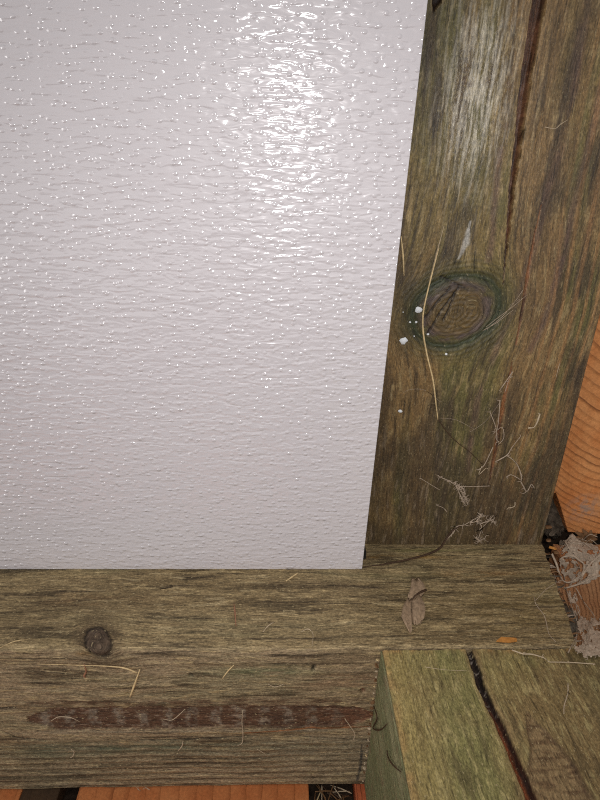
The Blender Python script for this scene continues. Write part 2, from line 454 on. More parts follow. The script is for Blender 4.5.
# ------------------------------------------------------------------ sill beam
BXL, BXR = -0.62, 0.287
LT = 0.12 - YF                              # depth of the top face
def SB(px, py, edge=648.0):                 # pixel -> (x, s); s runs from the arris, + down the front, - back over the top
    if py < edge: p = atZ(px, py, ZB); return (p[0], YF - p[1])
    p = atY(px, py, YF); return (p[0], ZB - p[2])
def shade_beam(side, p, t, q):
    x = p[..., 0]
    s = np.where(side == 0, q - LT, np.where(side == 1, q, 5.0 + q))
    vis = (side <= 1)
    wob = .0035 * fbm(x * 5, s * 16, 103, 3) + .0010 * fbm(x * 18, s * 80, 104, 2)
    kx, ks = SB(98, 642); R = .0125
    dx, ds = x - kx, s - ks; an = -.5
    e1 = (dx * math.cos(an) + ds * math.sin(an)) / .80; e2 = (-dx * math.sin(an) + ds * math.cos(an)) / 1.4
    r = np.hypot(e1, e2) + .0008 * fbm(x * 150, s * 150, 105, 2)
    gs = s + wob - .75 * ds * R * R / (r * r + .4 * R * R)
    g = np.stack([gs, x, side * 0.0], -1)
    a = fbm(gs * 24, x * 2.2, 111, 4); b = fbm(gs * 100, x * 10, 112, 4); c = fbm(gs * 260, x * 36, 113, 3); d = fbm(x * 14, s * 14, 114, 4)
    top = ss(.004, -.004, s)
    col = mix(np.broadcast_to(C(140, 122, 95), x.shape + (3,)), C(130, 112, 80), top)
    col = mix(col, C(92, 76, 50), .6 * ss(-.05, .5, a + .2 * d))
    col = mix(col, C(104, 102, 72), .36 * ss(.05, .5, -a + .3 * d + .05 - .1 * top))
    col = mix(col, C(66, 55, 38), .72 * ss(.12, .5, b + .1 * d)); col = mix(col, C(164, 144, 104), .6 * ss(.2, .55, c - .35 * b))
    hl = fbm(gs * 300, x * 9, 116, 3); col = mix(col, C(48, 38, 28), .7 * ss(.30, .48, hl))
    col = mix(col, C(176, 158, 120), .45 * ss(.34, .5, fbm(gs * 280, x * 26, 117, 3)))
    # pale chipped arris
    ar = np.exp(-((s + .001 - .004 * fbm(x * 9, 0 * x, 121, 2)) / .003) ** 2)
    col = mix(col, C(172, 152, 114), .8 * ar * ss(-.2, .3, fbm(x * 40, s * 400, 122, 3)))
    for (px, py, wx, ws_, cc, k) in ((40, 610, .07, .02, (74, 62, 42), .55), (330, 585, .05, .006, (74, 60, 42), .6), (378, 588, .022, .0022, (58, 46, 36), .85),
                                     (405, 557, .035, .0022, (168, 126, 58), .85), (430, 551, .05, .004, (92, 92, 48), .6), (480, 574, .06, .004, (128, 92, 50), .5),
                                     (340, 680, .05, .02, (138, 108, 82), .6), (270, 672, .05, .008, (96, 108, 76), .6), (160, 748, .14, .010, (84, 94, 74), .65),
                                     (60, 752, .05, .010, (84, 94, 72), .6), (300, 750, .07, .02, (136, 128, 106), .5), (520, 610, .06, .03, (116, 98, 60), .5),
                                     (250, 625, .12, .014, (124, 112, 82), .45), (90, 600, .05, .008, (100, 70, 42), .35), (40, 770, .08, .02, (88, 80, 58), .5)):
        ux, us = SB(px, py)
        col = mix(col, C(*cc), k * np.exp(-((x - ux) / wx) ** 2 - ((s - us) / ws_) ** 2) * ss(-.5, .2, fbm(x * 22, gs * 170, 130 + px % 7, 3)))
    # planed brown band with chatter marks on the front
    x0, s0 = SB(24, 719); x1, s1 = SB(374, 717)
    hw = .0145 + .0028 * fbm(x * 16, 0 * x, 141, 3)
    mid = (s0 + s1) / 2 + .002 * fbm(x * 7, 0 * x, 142, 2)
    endt = ss(x0, x0 + .028, x) * ss(x1 + .003, x1 - .02, x)
    bd = np.abs(s - mid) / (hw * (.25 + .75 * endt))
    band = np.where(side == 1, ss(1.12, .84, bd + .22 * fbm(x * 70, s * 300, 143, 3)) * (endt > .02), 0)
    ph = (x / .0217 + .12 * fbm(x * 20, s * 50, 144, 2)) % 1.0
    bc = mix(np.broadcast_to(C(86, 62, 46), x.shape + (3,)), C(112, 74, 54), ss(.02, .09, x) * .7)
    bc = mix(bc, C(126, 114, 98), .85 * ss(.42, .6, ph) * ss(1.0, .88, ph) * ss(-.35, .3, fbm(x * 160, s * 130, 145, 3)) * ss(.95, .7, bd) * ss(.10, .02, x))
    bc = mix(bc, C(52, 36, 30), .6 * ss(0, .5, fbm(gs * 260, x * 22, 146, 3)))
    bc = mix(bc, C(150, 132, 112), .5 * ss(.38, .6, fbm(gs * 330, x * 70, 147, 2)))
    col = mix(col, bc, .95 * band)
    upb = np.where(side == 1, np.exp(-((s - mid + hw + .006) / .0035) ** 2) * ss(x0 - .03, x0 + .02, x) * ss(x1, x1 - .03, x), 0)
    col = mix(col, C(88, 66, 48), .85 * upb * ss(-.3, .2, fbm(x * 60, s * 200, 148, 2)))
    lowb = np.where(side == 1, np.exp(-((s - mid - hw - .0035) / .0016) ** 2) * endt, 0)
    col = mix(col, C(140, 130, 108), .6 * lowb)
    # rusty hairline above the lower ribs
    dd, _, _ = poly_dist(x, s, [SB(245, 733), SB(310, 728), SB(372, 727)]); col = mix(col, C(140, 86, 46), .8 * ss(.0012, .0004, dd) * (side == 1))
    # saw ribs on the lower front
    sl = SB(200, 742)[1]
    rib = np.sin(s * 780 + 1.6 * fbm(x * 9, s * 20, 151, 2)); low = ss(sl - .004, sl + .006, s) * (side == 1)
    col = mix(col, C(146, 134, 108), .32 * low * ss(.2, .95, rib)); col = mix(col, C(64, 56, 42), .35 * low * ss(.3, .95, -rib))
    # knot
    rr = r / R
    col = mix(col, C(146, 112, 62), .55 * np.exp(-((x - SB(83, 654)[0]) / .006) ** 2 - ((s - SB(83, 654)[1]) / .0025) ** 2))
    col = mix(col, C(84, 68, 48), .6 * ss(2.6, 1.1, rr)); kc = ss(1.05, .85, rr)
    col = mix(col, C(72, 58, 46), .9 * kc); col = mix(col, C(92, 78, 64), .6 * kc * ss(.0, .5, fbm(x * 260, s * 260, 153, 3)))
    kr = np.exp(-((rr - 1.0) / .11) ** 2); col = mix(col, C(34, 27, 22), .85 * kr)
    h = .0007 * b + .0004 * c + .0009 * kc * (1 - kr) - .0012 * kr - .0014 * band + .0004 * low * rib
    h = h - .0025 * ar * ss(.1, .5, fbm(x * 22, s * 120, 154, 3)) + .0008 * d
    part = np.where(rr < 1.0, 2, np.where(band > .5, 1, 0))
    for (px, py, rr_) in ((314, 667, .0019), (191, 675, .0017), (363, 691, .0022), (313, 670, .0012), (128, 694, .0012), (17, 639, .001), (252, 675, .0012)):
        ux, us = SB(px, py); hm = ss(1.2, .7, np.hypot((x - ux) / 1.0, (s - us) / 1.4) / rr_)
        col = mix(col, C(22, 16, 12) if px != 363 else C(86, 50, 30), .95 * hm); h = h - .004 * hm
    # dark splits along the grain
    for pts, w in (([(300, 737), (340, 739), (372, 741)], .0010), ([(0, 731), (20, 738), (46, 741)], .0011), ([(140, 741), (200, 739), (255, 736)], .0010),
                   ([(0, 709), (14, 708)], .002), ([(160, 588), (172, 586)], .0014), ([(40, 747), (100, 748)], .0009)):
        dd, _, _ = poly_dist(x, s + .0006 * fbm(x * 60, 0 * x, 161, 2), [SB(*q_) for q_ in pts])
        m_ = ss(w, w * .35, dd) * vis; col = mix(col, C(44, 34, 26), .85 * m_); h = h - .0016 * m_
    dd, w, _ = poly_dist(x, s, [SB(362, 745), SB(361, 765), SB(357, 780)], [.0006, .0016, .001]); col = mix(col, C(60, 58, 54), .85 * ss(1.2, .6, dd / (w + 1e-5)) * (side == 1))
    # broken, uneven right end
    col = col * (1 + .14 * fbm(x * 60, s * 260, 171, 2))[..., None]
    return h * vis, np.clip(col, .003, .9), g, np.zeros(x.shape), part
def beam_end(p):                            # the right end is cut askew and frayed
    k = np.clip((p[..., 0] - .16) / (BXR - .16), 0, 1)
    dxx = .175 * np.clip(p[..., 1], YF, 0) + .0022 * fbm(p[..., 1] * 60, p[..., 2] * 60, 181, 3) * k ** 6
    q = p.copy(); q[..., 0] += k * dxx; return q
beam = empty('sill_beam', (-.17, 0, ZL), 'horizontal grey-olive sill timber under the white panel with a brown planed band', 'beam')
prof = rr_profile([(.12, ZB), (YF, ZB), (YF, ZL), (.12, ZL)], [.0009, .0008, .02, .02], .0028, 6)
timber(beam, 'timber', prof, np.arange(BXL, BXR, .0013), (0, 0, 0), (0, 1, 0), (0, 0, 1), (1, 0, 0), shade_beam,
       [('timber', M['beam']), ('planed_band', M['beam']), ('knot', M['beam'])], C(96, 76, 52), M['beam'], beam_end)

# ------------------------------------------------------------------ joist butting against the beam
JXL, JXR = 0.0925, 0.318
JL = JXR - JXL
PJ = lambda x, y: tuple(atZ(x, y, ZB - .0005)[[0, 1]])
def shade_joist(side, p, t, q):
    x, y, z = p[..., 0], p[..., 1], p[..., 2]
    top = side == 0; left = side == 3
    u = np.where(top, x, np.where(left, JXL - (ZB - z), 3 + q))
    wob = .004 * fbm(u * 8, y * 5, 203, 3) + .0012 * fbm(u * 50, y * 20, 204, 2)
    gu = u + wob
    g = np.stack([gu, y, side * 1.3], -1)
    a = fbm(gu * 22, y * 2.6, 211, 4); b = fbm(gu * 110, y * 16, 212, 4); c = fbm(gu * 260, y * 50, 213, 3); d = fbm(x * 18, y * 18, 214, 4)
    col = mix(np.broadcast_to(C(132, 120, 76), x.shape + (3,)), C(122, 116, 72), ss(-.1, .4, a + .3 * d))
    rightw = ss(.155, .235, x)
    col = mix(col, C(120, 98, 66), .75 * ss(-.25, .4, rightw * .7 + .5 * d - .25 * a - .12))
    col = mix(col, C(72, 60, 40), .55 * ss(.1, .5, b)); col = mix(col, C(166, 152, 104), .5 * ss(.15, .5, c - .3 * b))
    col = mix(col, C(84, 80, 54), .45 * ss(.23, .29, x + .02 * d))
    edge = np.exp(-((x - JXL - .003) / .004) ** 2) * top
    col = mix(col, C(158, 124, 78), .55 * edge * ss(-.4, .2, fbm(x * 50, y * 60, 221, 2)))
    edge2 = np.exp(-((x - JXL - .012) / .010) ** 2) * top; col = mix(col, C(150, 128, 78), .35 * edge2)
    eb = np.exp(-((y - YF + .002) / .003) ** 2) * top; col = mix(col, C(160, 124, 78), .55 * eb * ss(-.2, .3, fbm(x * 90, y * 40, 222, 2)))
    # torn patch
    tp = px_line([(527, 712), (536, 730), (548, 752), (558, 785), (566, 830), (590, 900)], PJ)
    dd, w, _ = poly_dist(x + .002 * fbm(x * 60, y * 60, 231, 3), y, tp, [.001, .006, .012, .019, .026, .004])
    torn = ss(1.08, .92, dd / w) * top
    tc = mix(np.broadcast_to(C(132, 110, 78), x.shape + (3,)), C(96, 74, 52), ss(-.2, .4, fbm(x * 50, y * 260, 232, 3)))
    col = mix(col, tc, .85 * torn)
    te = np.exp(-((dd / w - 1.0) / .14) ** 2) * top * (x > .17 - .0); col = mix(col, C(70, 50, 36), .6 * te)
    h = .0008 * b + .0005 * c - .0016 * torn + .0012 * d * top
    sidec = mix(np.broadcast_to(C(104, 106, 74), x.shape + (3,)), C(124, 122, 90), ss(-.2, .4, fbm(gu * 40, y * 12, 241, 4)))
    sidec = mix(sidec, C(116, 98, 74), .5 * ss(.15, .5, fbm(z * 60, y * 60, 242, 4)))
    col = np.where(left[..., None], sidec, col); h = np.where(left, .0005 * b, h)
    # wide drying check
    pts = px_line([(469, 649), (474, 662), (481, 683), (491, 706), (503, 730), (517, 762), (534, 802), (556, 860), (600, 960), (660, 1100)], PJ)
    dd, w, sd = poly_dist(x + .0006 * fbm(x * 60, y * 90, 251, 2), y, pts, [.0030, .0040, .0042, .0042, .0044, .0047, .0052, .0056, .004, .0004])
    e = dd / w; m_ = np.where(top, ss(1.1, .25, e), 0)
    inn = mix(np.broadcast_to(C(120, 66, 38), x.shape + (3,)), C(46, 34, 28), np.clip(ss(-.005, -.05, y - PJ(500, 726)[1]) * 0 + ss(-.22, -.17, y) + .8 * ss(0, .6, fbm(x * 300, y * 40, 252, 3)), 0, 1))
    inn = mix(inn, C(30, 22, 18), .85 * ss(-.1, .4, -sd * e))
    inn = mix(inn, C(128, 118, 108), .8 * ss(.25, .45, fbm(x * 300, y * 300, 253, 2)) * ss(-.22, -.17, y))
    col = mix(col, inn, ss(.08, .5, m_))
    lip = ss(2.0, 1.0, e) * top * (m_ <= .3); col = mix(col, C(140, 116, 80), .4 * lip)
    h = h - .0065 * m_
    part = np.where(m_ > .3, 1, np.where(torn > .6, 2, 0))
    return h * (top | left), np.clip(col, .003, .9), g, np.zeros(x.shape), part
joist = empty('floor_joist', (JXL + JL / 2, -.36, ZL), 'green-tinged timber joist with a dark split butting against the sill beam', 'joist')
prof = rr_profile([(JXL, ZB - .0005), (JXR, ZB - .0005), (JXR, ZL), (JXL, ZL)], [.0007, .02, .02, .0016], .003, 5)
timber(joist, 'timber', prof, np.arange(-.60, YF - .0012, .0010), (0, 0, 0), (1, 0, 0), (0, 0, 1), (0, 1, 0), shade_joist,
       [('timber', M['joist']), ('crack', M['joist']), ('torn_patch', M['joist'])], C(110, 92, 58), M['joist'])

# ------------------------------------------------------------------ white embossed panel
PF, PT = -0.038, 0.003
bl, br, tr = atY(-1, 570, PF), atY(362, 570, PF), atY(428, 0, PF)
zb_ = ZB + .0004
up = (tr - br) / (tr[2] - br[2])
BR = np.array([br[0], PF, zb_]); TR = BR + up * (.97 - zb_); BL = np.array([-.60, PF, zb_]); TL = np.array([-.60, PF, .97])
off = np.array([0, 1, 0])
panel = empty('wall_panel', (-.25, -.02, ZB), 'white glossy pebble-textured panel standing on the sill beam', 'panel')
bm = prism_bm([BL, BR, TR, TL], [v + off * PT for v in (BL, BR, TR, TL)], .0006)
obj_from_bm('front_sheet', bm, M['panel'], panel)
ins = .0022
c4 = [BL + (.0, PT, .0012), BR + (-ins, PT, .0012), TR + (-ins, PT, 0), TL + (0, PT, 0)]
obj_from_bm('core_board', prism_bm(c4, [v + off * .030 for v in c4]), M['core'], panel)
e4 = [BR + (-ins, PT + .0004, .002), BR + (.0006, PT + .0004, .002), TR + (.0006, PT + .0004, -.001), TR + (-ins, PT + .0004, -.001)]  # added black strip, stands in for the shadow line beside the panel
tag(obj_from_bm('edge_shadow_strip', prism_bm(e4, [v + off * .028 for v in e4]), M['black'], panel), 'thin black strip added as the shadow line along the cut edge')
k0 = atY(361.5, 551, PF + .004); k1 = atY(366, 559, PF + .004)
tab = [(k0[0], PF + .0036, k1[2]), (k1[0], PF + .0036, k1[2] + .0006), (k1[0] - .0004, PF + .0036, k0[2] - .001), (k0[0], PF + .0036, k0[2])]
tag(obj_from_bm('edge_tab', prism_bm(tab, [(a, b + .012, c) for a, b, c in tab], .0005), M['black'], panel), 'small black tab at the corner')

# ------------------------------------------------------------------ boards: orange cladding and floor boards
def ring_mat(name, c1, c2, cl, origin, mode, freq):
    """sawn softwood: growth rings as dark lines; 'arc' falls away from the left edge, 'straight' runs with the board"""
    m, nt, b = nodes(name)
    tc = N(nt, 'ShaderNodeTexCoord').outputs['Object']
    sub = N(nt, 'ShaderNodeVectorMath', operation='SUBTRACT'); nt.links.new(tc, sub.inputs[0]); sub.inputs[1].default_value = origin
    sp = N(nt, 'ShaderNodeSeparateXYZ'); nt.links.new(sub.outputs[0], sp.inputs[0]); X_, Y_, Z_ = sp.outputs
    wobble = math_(nt, 'MULTIPLY', math_(nt, 'SUBTRACT', noise(nt, tc, 22, 3), .5), .012)
    if mode == 'arc':
        e = math_(nt, 'EXPONENT', math_(nt, 'MULTIPLY', math_(nt, 'MAXIMUM', X_, -.03), -28.0))
        f = math_(nt, 'SUBTRACT', math_(nt, 'ADD', Z_, math_(nt, 'MULTIPLY', X_, .10)), math_(nt, 'MULTIPLY', e, .03))
        f = math_(nt, 'ADD', f, wobble)
        f = math_(nt, 'MAXIMUM', math_(nt, 'ADD', f, .13), .002)
        fr = math_(nt, 'MULTIPLY', math_(nt, 'LOGARITHM', math_(nt, 'ADD', 1.0, math_(nt, 'MULTIPLY', f, 8.0)), math.e), freq)
    else:
        f = math_(nt, 'ADD', X_, wobble) if mode == 'straight' else math_(nt, 'ADD', math_(nt, 'ADD', X_, math_(nt, 'MULTIPLY', Z_, .35)), wobble)
        fr = math_(nt, 'MULTIPLY', f, freq)
    w = math_(nt, 'FRACT', fr)
    line = math_(nt, 'MULTIPLY', maprange(nt, w, .62, .95, 0, 1), maprange(nt, w, .94, 1.0, 1, 0))
    mx = N(nt, 'ShaderNodeMix', data_type='RGBA'); mx.inputs[6].default_value = (*c1, 1); mx.inputs[7].default_value = (*c2, 1)
    nt.links.new(maprange(nt, noise(nt, mapping(nt, tc, (30, 30, 18)), 1, 4, .6), .35, .65, 0, 1), mx.inputs['Factor'])
    m2 = N(nt, 'ShaderNodeMix', data_type='RGBA'); nt.links.new(mx.outputs[2], m2.inputs[6]); m2.inputs[7].default_value = (*cl, 1)
    cxyz = N(nt, 'ShaderNodeCombineXYZ'); nt.links.new(math_(nt, 'FLOOR', fr), cxyz.inputs[0]); nt.links.new(math_(nt, 'MULTIPLY', X_, 8.0), cxyz.inputs[1])
    vary = maprange(nt, noise(nt, cxyz.outputs[0], .73, 1), .35, .65, .15, 1.0)
    nt.links.new(math_(nt, 'MULTIPLY', line, math_(nt, 'MULTIPLY', vary, .9)), m2.inputs['Factor'])
    fine = maprange(nt, noise(nt, mapping(nt, tc, (420, 420, 420)), 1, 3, .6), .3, .7, .84, 1.14)
    sc = N(nt, 'ShaderNodeVectorMath', operation='SCALE'); nt.links.new(m2.outputs[2], sc.inputs[0]); nt.links.new(fine, sc.inputs['Scale'])
    out = sc.outputs[0]
    if mode == 'arc':                                             # grey smudge of dust
        d = N(nt, 'ShaderNodeVectorMath', operation='DISTANCE'); nt.links.new(tc, d.inputs[0]); d.inputs[1].default_value = tuple(atY(584, 508, YO))
        sm = math_(nt, 'MULTIPLY', maprange(nt, d.outputs['Value'], .004, .024, .8, 0), maprange(nt, noise(nt, tc, 130, 3), .42, .6, 0, 1))
        m3 = N(nt, 'ShaderNodeMix', data_type='RGBA'); nt.links.new(sm, m3.inputs['Factor']); nt.links.new(out, m3.inputs[6]); m3.inputs[7].default_value = (*C(150, 128, 112), 1)
        out = m3.outputs[2]
    nt.links.new(out, b.inputs['Base Color']); b.inputs['Roughness'].default_value = .6; b.inputs['Specular IOR Level'].default_value = .3
    bp = N(nt, 'ShaderNodeBump'); bp.inputs['Distance'].default_value = .0004; nt.links.new(line, bp.inputs['Height']); nt.links.new(bp.outputs[0], b.inputs['Normal'])
    return m
YO, YO2 = .03, .004
PO = lambda x, y, Y=YO: atY(x, y, Y)[[0, 2]]
ol = [(.2872, PO(545, 493)[1]), PO(556, 493), PO(561, 508), PO(568, 532), PO(600, 534), (.56, PO(600, 536)[1]), (.56, .60), (.2872, .60)]
fr_ = [(a, YO, b) for a, b in ol]
M['arc'] = ring_mat('orange_ringed_wood', C(206, 144, 90), C(188, 118, 66), C(112, 66, 36), tuple(atY(553, 490, YO)), 'arc', 32.0)
hi_b = obj_from_bm('cladding_board', prism_bm(fr_, [(a, b + .025, c) for a, b, c in fr_], .0008), M['arc'])
tag(hi_b, 'orange cladding board with curved growth rings beside the post', 'board', 'orange cladding boards')
M['steep'] = ring_mat('orange_straight_wood', C(174, 118, 78), C(190, 140, 98), C(116, 72, 46), (0, 0, 0), 'steep', 230.0)
ztop = PO(590, 558, YO2)[1]
fr_ = [(a, YO2, b) for a, b in ((.314, .02), (.56, .02), (.56, ztop + .004), (.42, ztop), (.33, ztop - .003), (.314, ztop - .001))]
lo_b = obj_from_bm('cladding_board', prism_bm(fr_, [(a, b + .025, c) for a, b, c in fr_], .0008), M['steep'])
tag(lo_b, 'orange cladding board below the dusty webs at the beam end', 'board', 'orange cladding boards')

# floor boards running under the beam, children of the floor
ZP = ZL - .0006
PFz = lambda x, y: atZ(x, y, ZP)[0]
xs = [PFz(20, 796), PFz(58, 796), PFz(77, 796), PFz(309, 796), PFz(356, 796), PFz(373, 796)]
OR = ((188, 120, 72), (172, 100, 56), (136, 78, 42))
fbs = [((-.62, xs[0]), OR), ((xs[0] + .0006, xs[1]), ((70, 52, 36), (52, 40, 28), (38, 28, 20))), ((xs[2], xs[3]), OR), ((xs[4], xs[4] + .024), ((188, 104, 66), (164, 82, 50), (110, 52, 30)))]
for i, ((a, b), cc) in enumerate(fbs):
    fm = ring_mat('floor_board_wood', C(*cc[0]), C(*cc[1]), C(*cc[2]), (.013 * i, 0, 0), 'straight', 62.0 if i < 3 else 240.0)
    q4 = [(a, -.55), (b, -.55), (b, .11), (a, .11)]
    obj_from_bm('floor_board', prism_bm([(x, y, ZP) for x, y in q4], [(x, y, ZP - .0198) for x, y in q4], .0012), fm, floor)

# ------------------------------------------------------------------ small litter: tubes
def tube_mesh(name, pts, rad, sides=6, flat=1.0, sub=4):
    P = np.array(pts, float); R = np.array(rad if hasattr(rad, '__len__') else [rad] * len(P), float)
    if len(P) > 2 and sub > 1:                                     # Catmull-Rom
        Q, RR = [], []
        E = np.vstack([2 * P[0] - P[1], P, 2 * P[-1] - P[-2]])
        for i in range(len(P) - 1):
            a, b, c, d = E[i:i + 4]
            for k in range(sub):
                t = k / sub
                Q.append(.5 * ((2 * b) + (-a + c) * t + (2 * a - 5 * b + 4 * c - d) * t * t + (-a + 3 * b - 3 * c + d) * t ** 3))
                RR.append(R[i] + (R[i + 1] - R[i]) * t)
        Q.append(P[-1]); RR.append(R[-1]); P, R = np.array(Q), np.array(RR)
    V, Fc = [], []
    T = np.gradient(P, axis=0)
    for i, p in enumerate(P):
        t = T[i] / (np.linalg.norm(T[i]) + 1e-12)
        ref = np.array([0, -1, .2]) if abs(t[1]) < .9 else np.array([1., 0, 0])
        u = np.cross(t, ref); u /= np.linalg.norm(u); v = np.cross(t, u)
        for k in range(sides):
            an = 2 * math.pi * k / sides
            V.append(p + R[i] * (math.cos(an) * u + flat * math.sin(an) * v))
    n = len(P)
    for i in range(n - 1):
        for k in range(sides):
            a = i * sides + k; b = i * sides + (k + 1) % sides
            Fc.append((a, b, b + sides, a + sides))
    Fc.append(tuple(range(sides))[::-1]); Fc.append(tuple((n - 1) * sides + k for k in range(sides)))
    return V, Fc
def strand(name, pts, rad, mat, label, cat, group=None, parent=None, **kw):
    V, Fc = tube_mesh(name, pts, rad, **kw)
    V = np.array(V)
    if parent is None:
        base = V.mean(0); me = mesh(name, V - base, Fc); o = link(name, me, mat); o.location = base
        return tag(o, label, cat, group)
    o = link(name, mesh(name, V, Fc), mat, parent)
    if label: o['label'] = label
    return o
def on_post(px, py, lift=.0008): p = atY(px, py, -lift); return p
def on_beam(px, py, lift=.0006, edge=648):
    return atZ(px, py, ZB + lift) if py < edge else atY(px, py, YF - lift)
def on_joist(px, py, lift=.0006): return atZ(px, py, ZB + lift)

G1 = 'dry stems on the post'
strand('dry_stem', [on_post(439, 248, .0012), on_post(433, 270, .003), on_post(424, 308, .004), on_post(423, 330, .003), on_post(427, 355, .0022), on_post(433, 380, .0018), on_post(436, 404, .0012), on_post(438, 420, .001)],
       [.0003, .0006, .0007, .0008, .0008, .0007, .0006, .0005], M['straw'], 'long thin bent straw stem hanging across the big knot', 'stem', G1)
strand('dry_stem', [on_post(438, 419, .001), on_post(447, 432, .0014), on_post(458, 443, .0014), on_post(470, 452, .0012), on_post(482, 464, .0008)],
       [.0005, .0004, .0004, .0003, .0003], M['darkstem'], 'fine dark stem curling down below the knot', 'stem', G1)
strand('dry_stem', [on_post(401, 236, .001), on_post(403, 255, .001), on_post(404, 276, .001)], [.0004, .0009, .0004], M['straw'],
       'short straw splinter beside the panel edge above the knot', 'stem', G1)
strand('dry_stem', [on_post(444, 226, .001), on_post(437, 252, .001), on_post(429, 282, .001)], [.0002, .0004, .0002], M['palefibre'], 'pale hair-thin stem leading down into the knot', 'stem', G1)
strand('dark_twig', [on_beam(362, 567, .001), on_beam(385, 564, .0015), on_beam(410, 559, .002), on_beam(428, 554, .003), on_beam(440, 548, .005), atY(446, 539, -.003), atY(452, 531, -.0025), atY(460, 526, -.002)],
       [.0004, .0008, .0010, .0012, .0012, .0011, .0009, .0006], M['darkstem'], 'dark curved twig lying from panel corner to the post foot', 'twig')
# litter on the beam
G2 = 'dry bits on the sill beam'
for nm, pts, rad, mt, lb in (
    ('straw_piece', [(286, 581), (292, 577), (298, 573)], [.0005, .0010, .0006], 'straw', 'short yellow straw just below the white panel edge'),
    ('pine_needle', [(234, 604), (235, 613), (236, 626)], [.0008, .0013, .0006], 'needle', 'rusty pine needle standing on the beam top under the panel'),
    ('straw_piece', [(222, 679), (228, 671), (234, 665)], [.0004, .0007, .0004], 'straw', 'small pale straw slanting on the beam front near its middle'),
    ('straw_piece', [(37, 664), (70, 665), (103, 666), (124, 668), (137, 673)], [.0002, .0004, .0005, .0008, .0009], 'straw', 'long pale fibre lying along the beam under the small knot'),
    ('straw_piece', [(130, 697), (134, 686), (140, 669)], [.0007, .0010, .0004], 'straw', 'short straw leaning from the end of the long fibre'),
    ('pine_needle', [(84, 664), (86, 671), (84, 676), (86, 678)], [.0004, .0007, .0009, .0004], 'needle', 'tiny rust-red bud scale under the small beam knot'),
    ('straw_piece', [(0, 648), (8, 644), (16, 641), (24, 640)], [.0004, .0005, .0005, .0003], 'straw', 'pale straw at the far left end of the beam top'),
    ('dust_thread', [(51, 721), (58, 717), (66, 717), (72, 718), (80, 722)], [.0003, .0004, .0005, .0004, .0002], 'palefibre', 'curled pale thread at the left end of the brown band'),
    ('dust_thread', [(71, 749), (74, 752), (73, 756), (70, 758)], [.0003, .0004, .0004, .0002], 'palefibre', 'small hooked thread below the left end of the brown band'),
    ('dust_thread', [(163, 719), (172, 720), (180, 714), (185, 709)], [.0003, .0004, .0004, .0002], 'palefibre', 'pale thread across the chatter marks of the brown band'),
    ('dust_thread', [(178, 751), (182, 746), (183, 741)], [.0003, .0005, .0003], 'palefibre', 'pale hook-shaped thread under the brown band near its middle'),
    ('dust_thread', [(243, 710), (242, 722), (243, 735), (242, 743), (237, 746)], [.0003, .0004, .0004, .0004, .0002], 'palefibre', 'thread hanging straight down over the brown band'),
    ('dust_thread', [(257, 749), (262, 752), (266, 755)], [.0003, .0004, .0002], 'palefibre', 'tiny pale sliver on the lower saw ribs'),
    ('dust_thread', [(345, 719), (350, 726), (355, 734), (353, 741)], [.0003, .0005, .0005, .0003], 'palefibre', 'pale web thread at the right end of the brown band'),
    ('dust_thread', [(268, 684), (275, 687), (284, 684)], [.0002, .0004, .0002], 'palefibre', 'faint pale thread on the beam front above the brown band'),
    ('dust_thread', [(301, 632), (308, 629), (313, 634), (312, 646)], [.0002, .0005, .0004, .0002], 'palefibre', 'pale loop of dust near the beam arris'),
    ('dust_thread', [(263, 632), (268, 626), (274, 622)], [.0003, .0006, .0002], 'palefibre', 'faint smear of pale lint on the beam top'),
    ('grass_blade', [(411, 620), (412, 633)], [.0004, .0002], 'straw', 'thin blade hanging from the withered leaf'),
    ):
    pp = [on_beam(x, y, .0013) for x, y in pts]
    strand(nm, pp, rad, M[mt], lb, 'straw' if nm == 'straw_piece' else 'needle' if nm == 'pine_needle' else 'thread' if nm == 'dust_thread' else 'grass', G2, flat=.6)
# orange splinter on the arris above the joist
sp = [atZ(x, y, ZB + .0008) for x, y in ((496, 642), (501, 638), (516, 639), (517, 642), (508, 643))]
bm = prism_bm([v + np.array([0, 0, .0016]) for v in sp], sp, .0003)
tag(obj_from_bm('wood_splinter', bm, M['splinter']), 'flat bright orange splinter lying at the joist end', 'splinter')
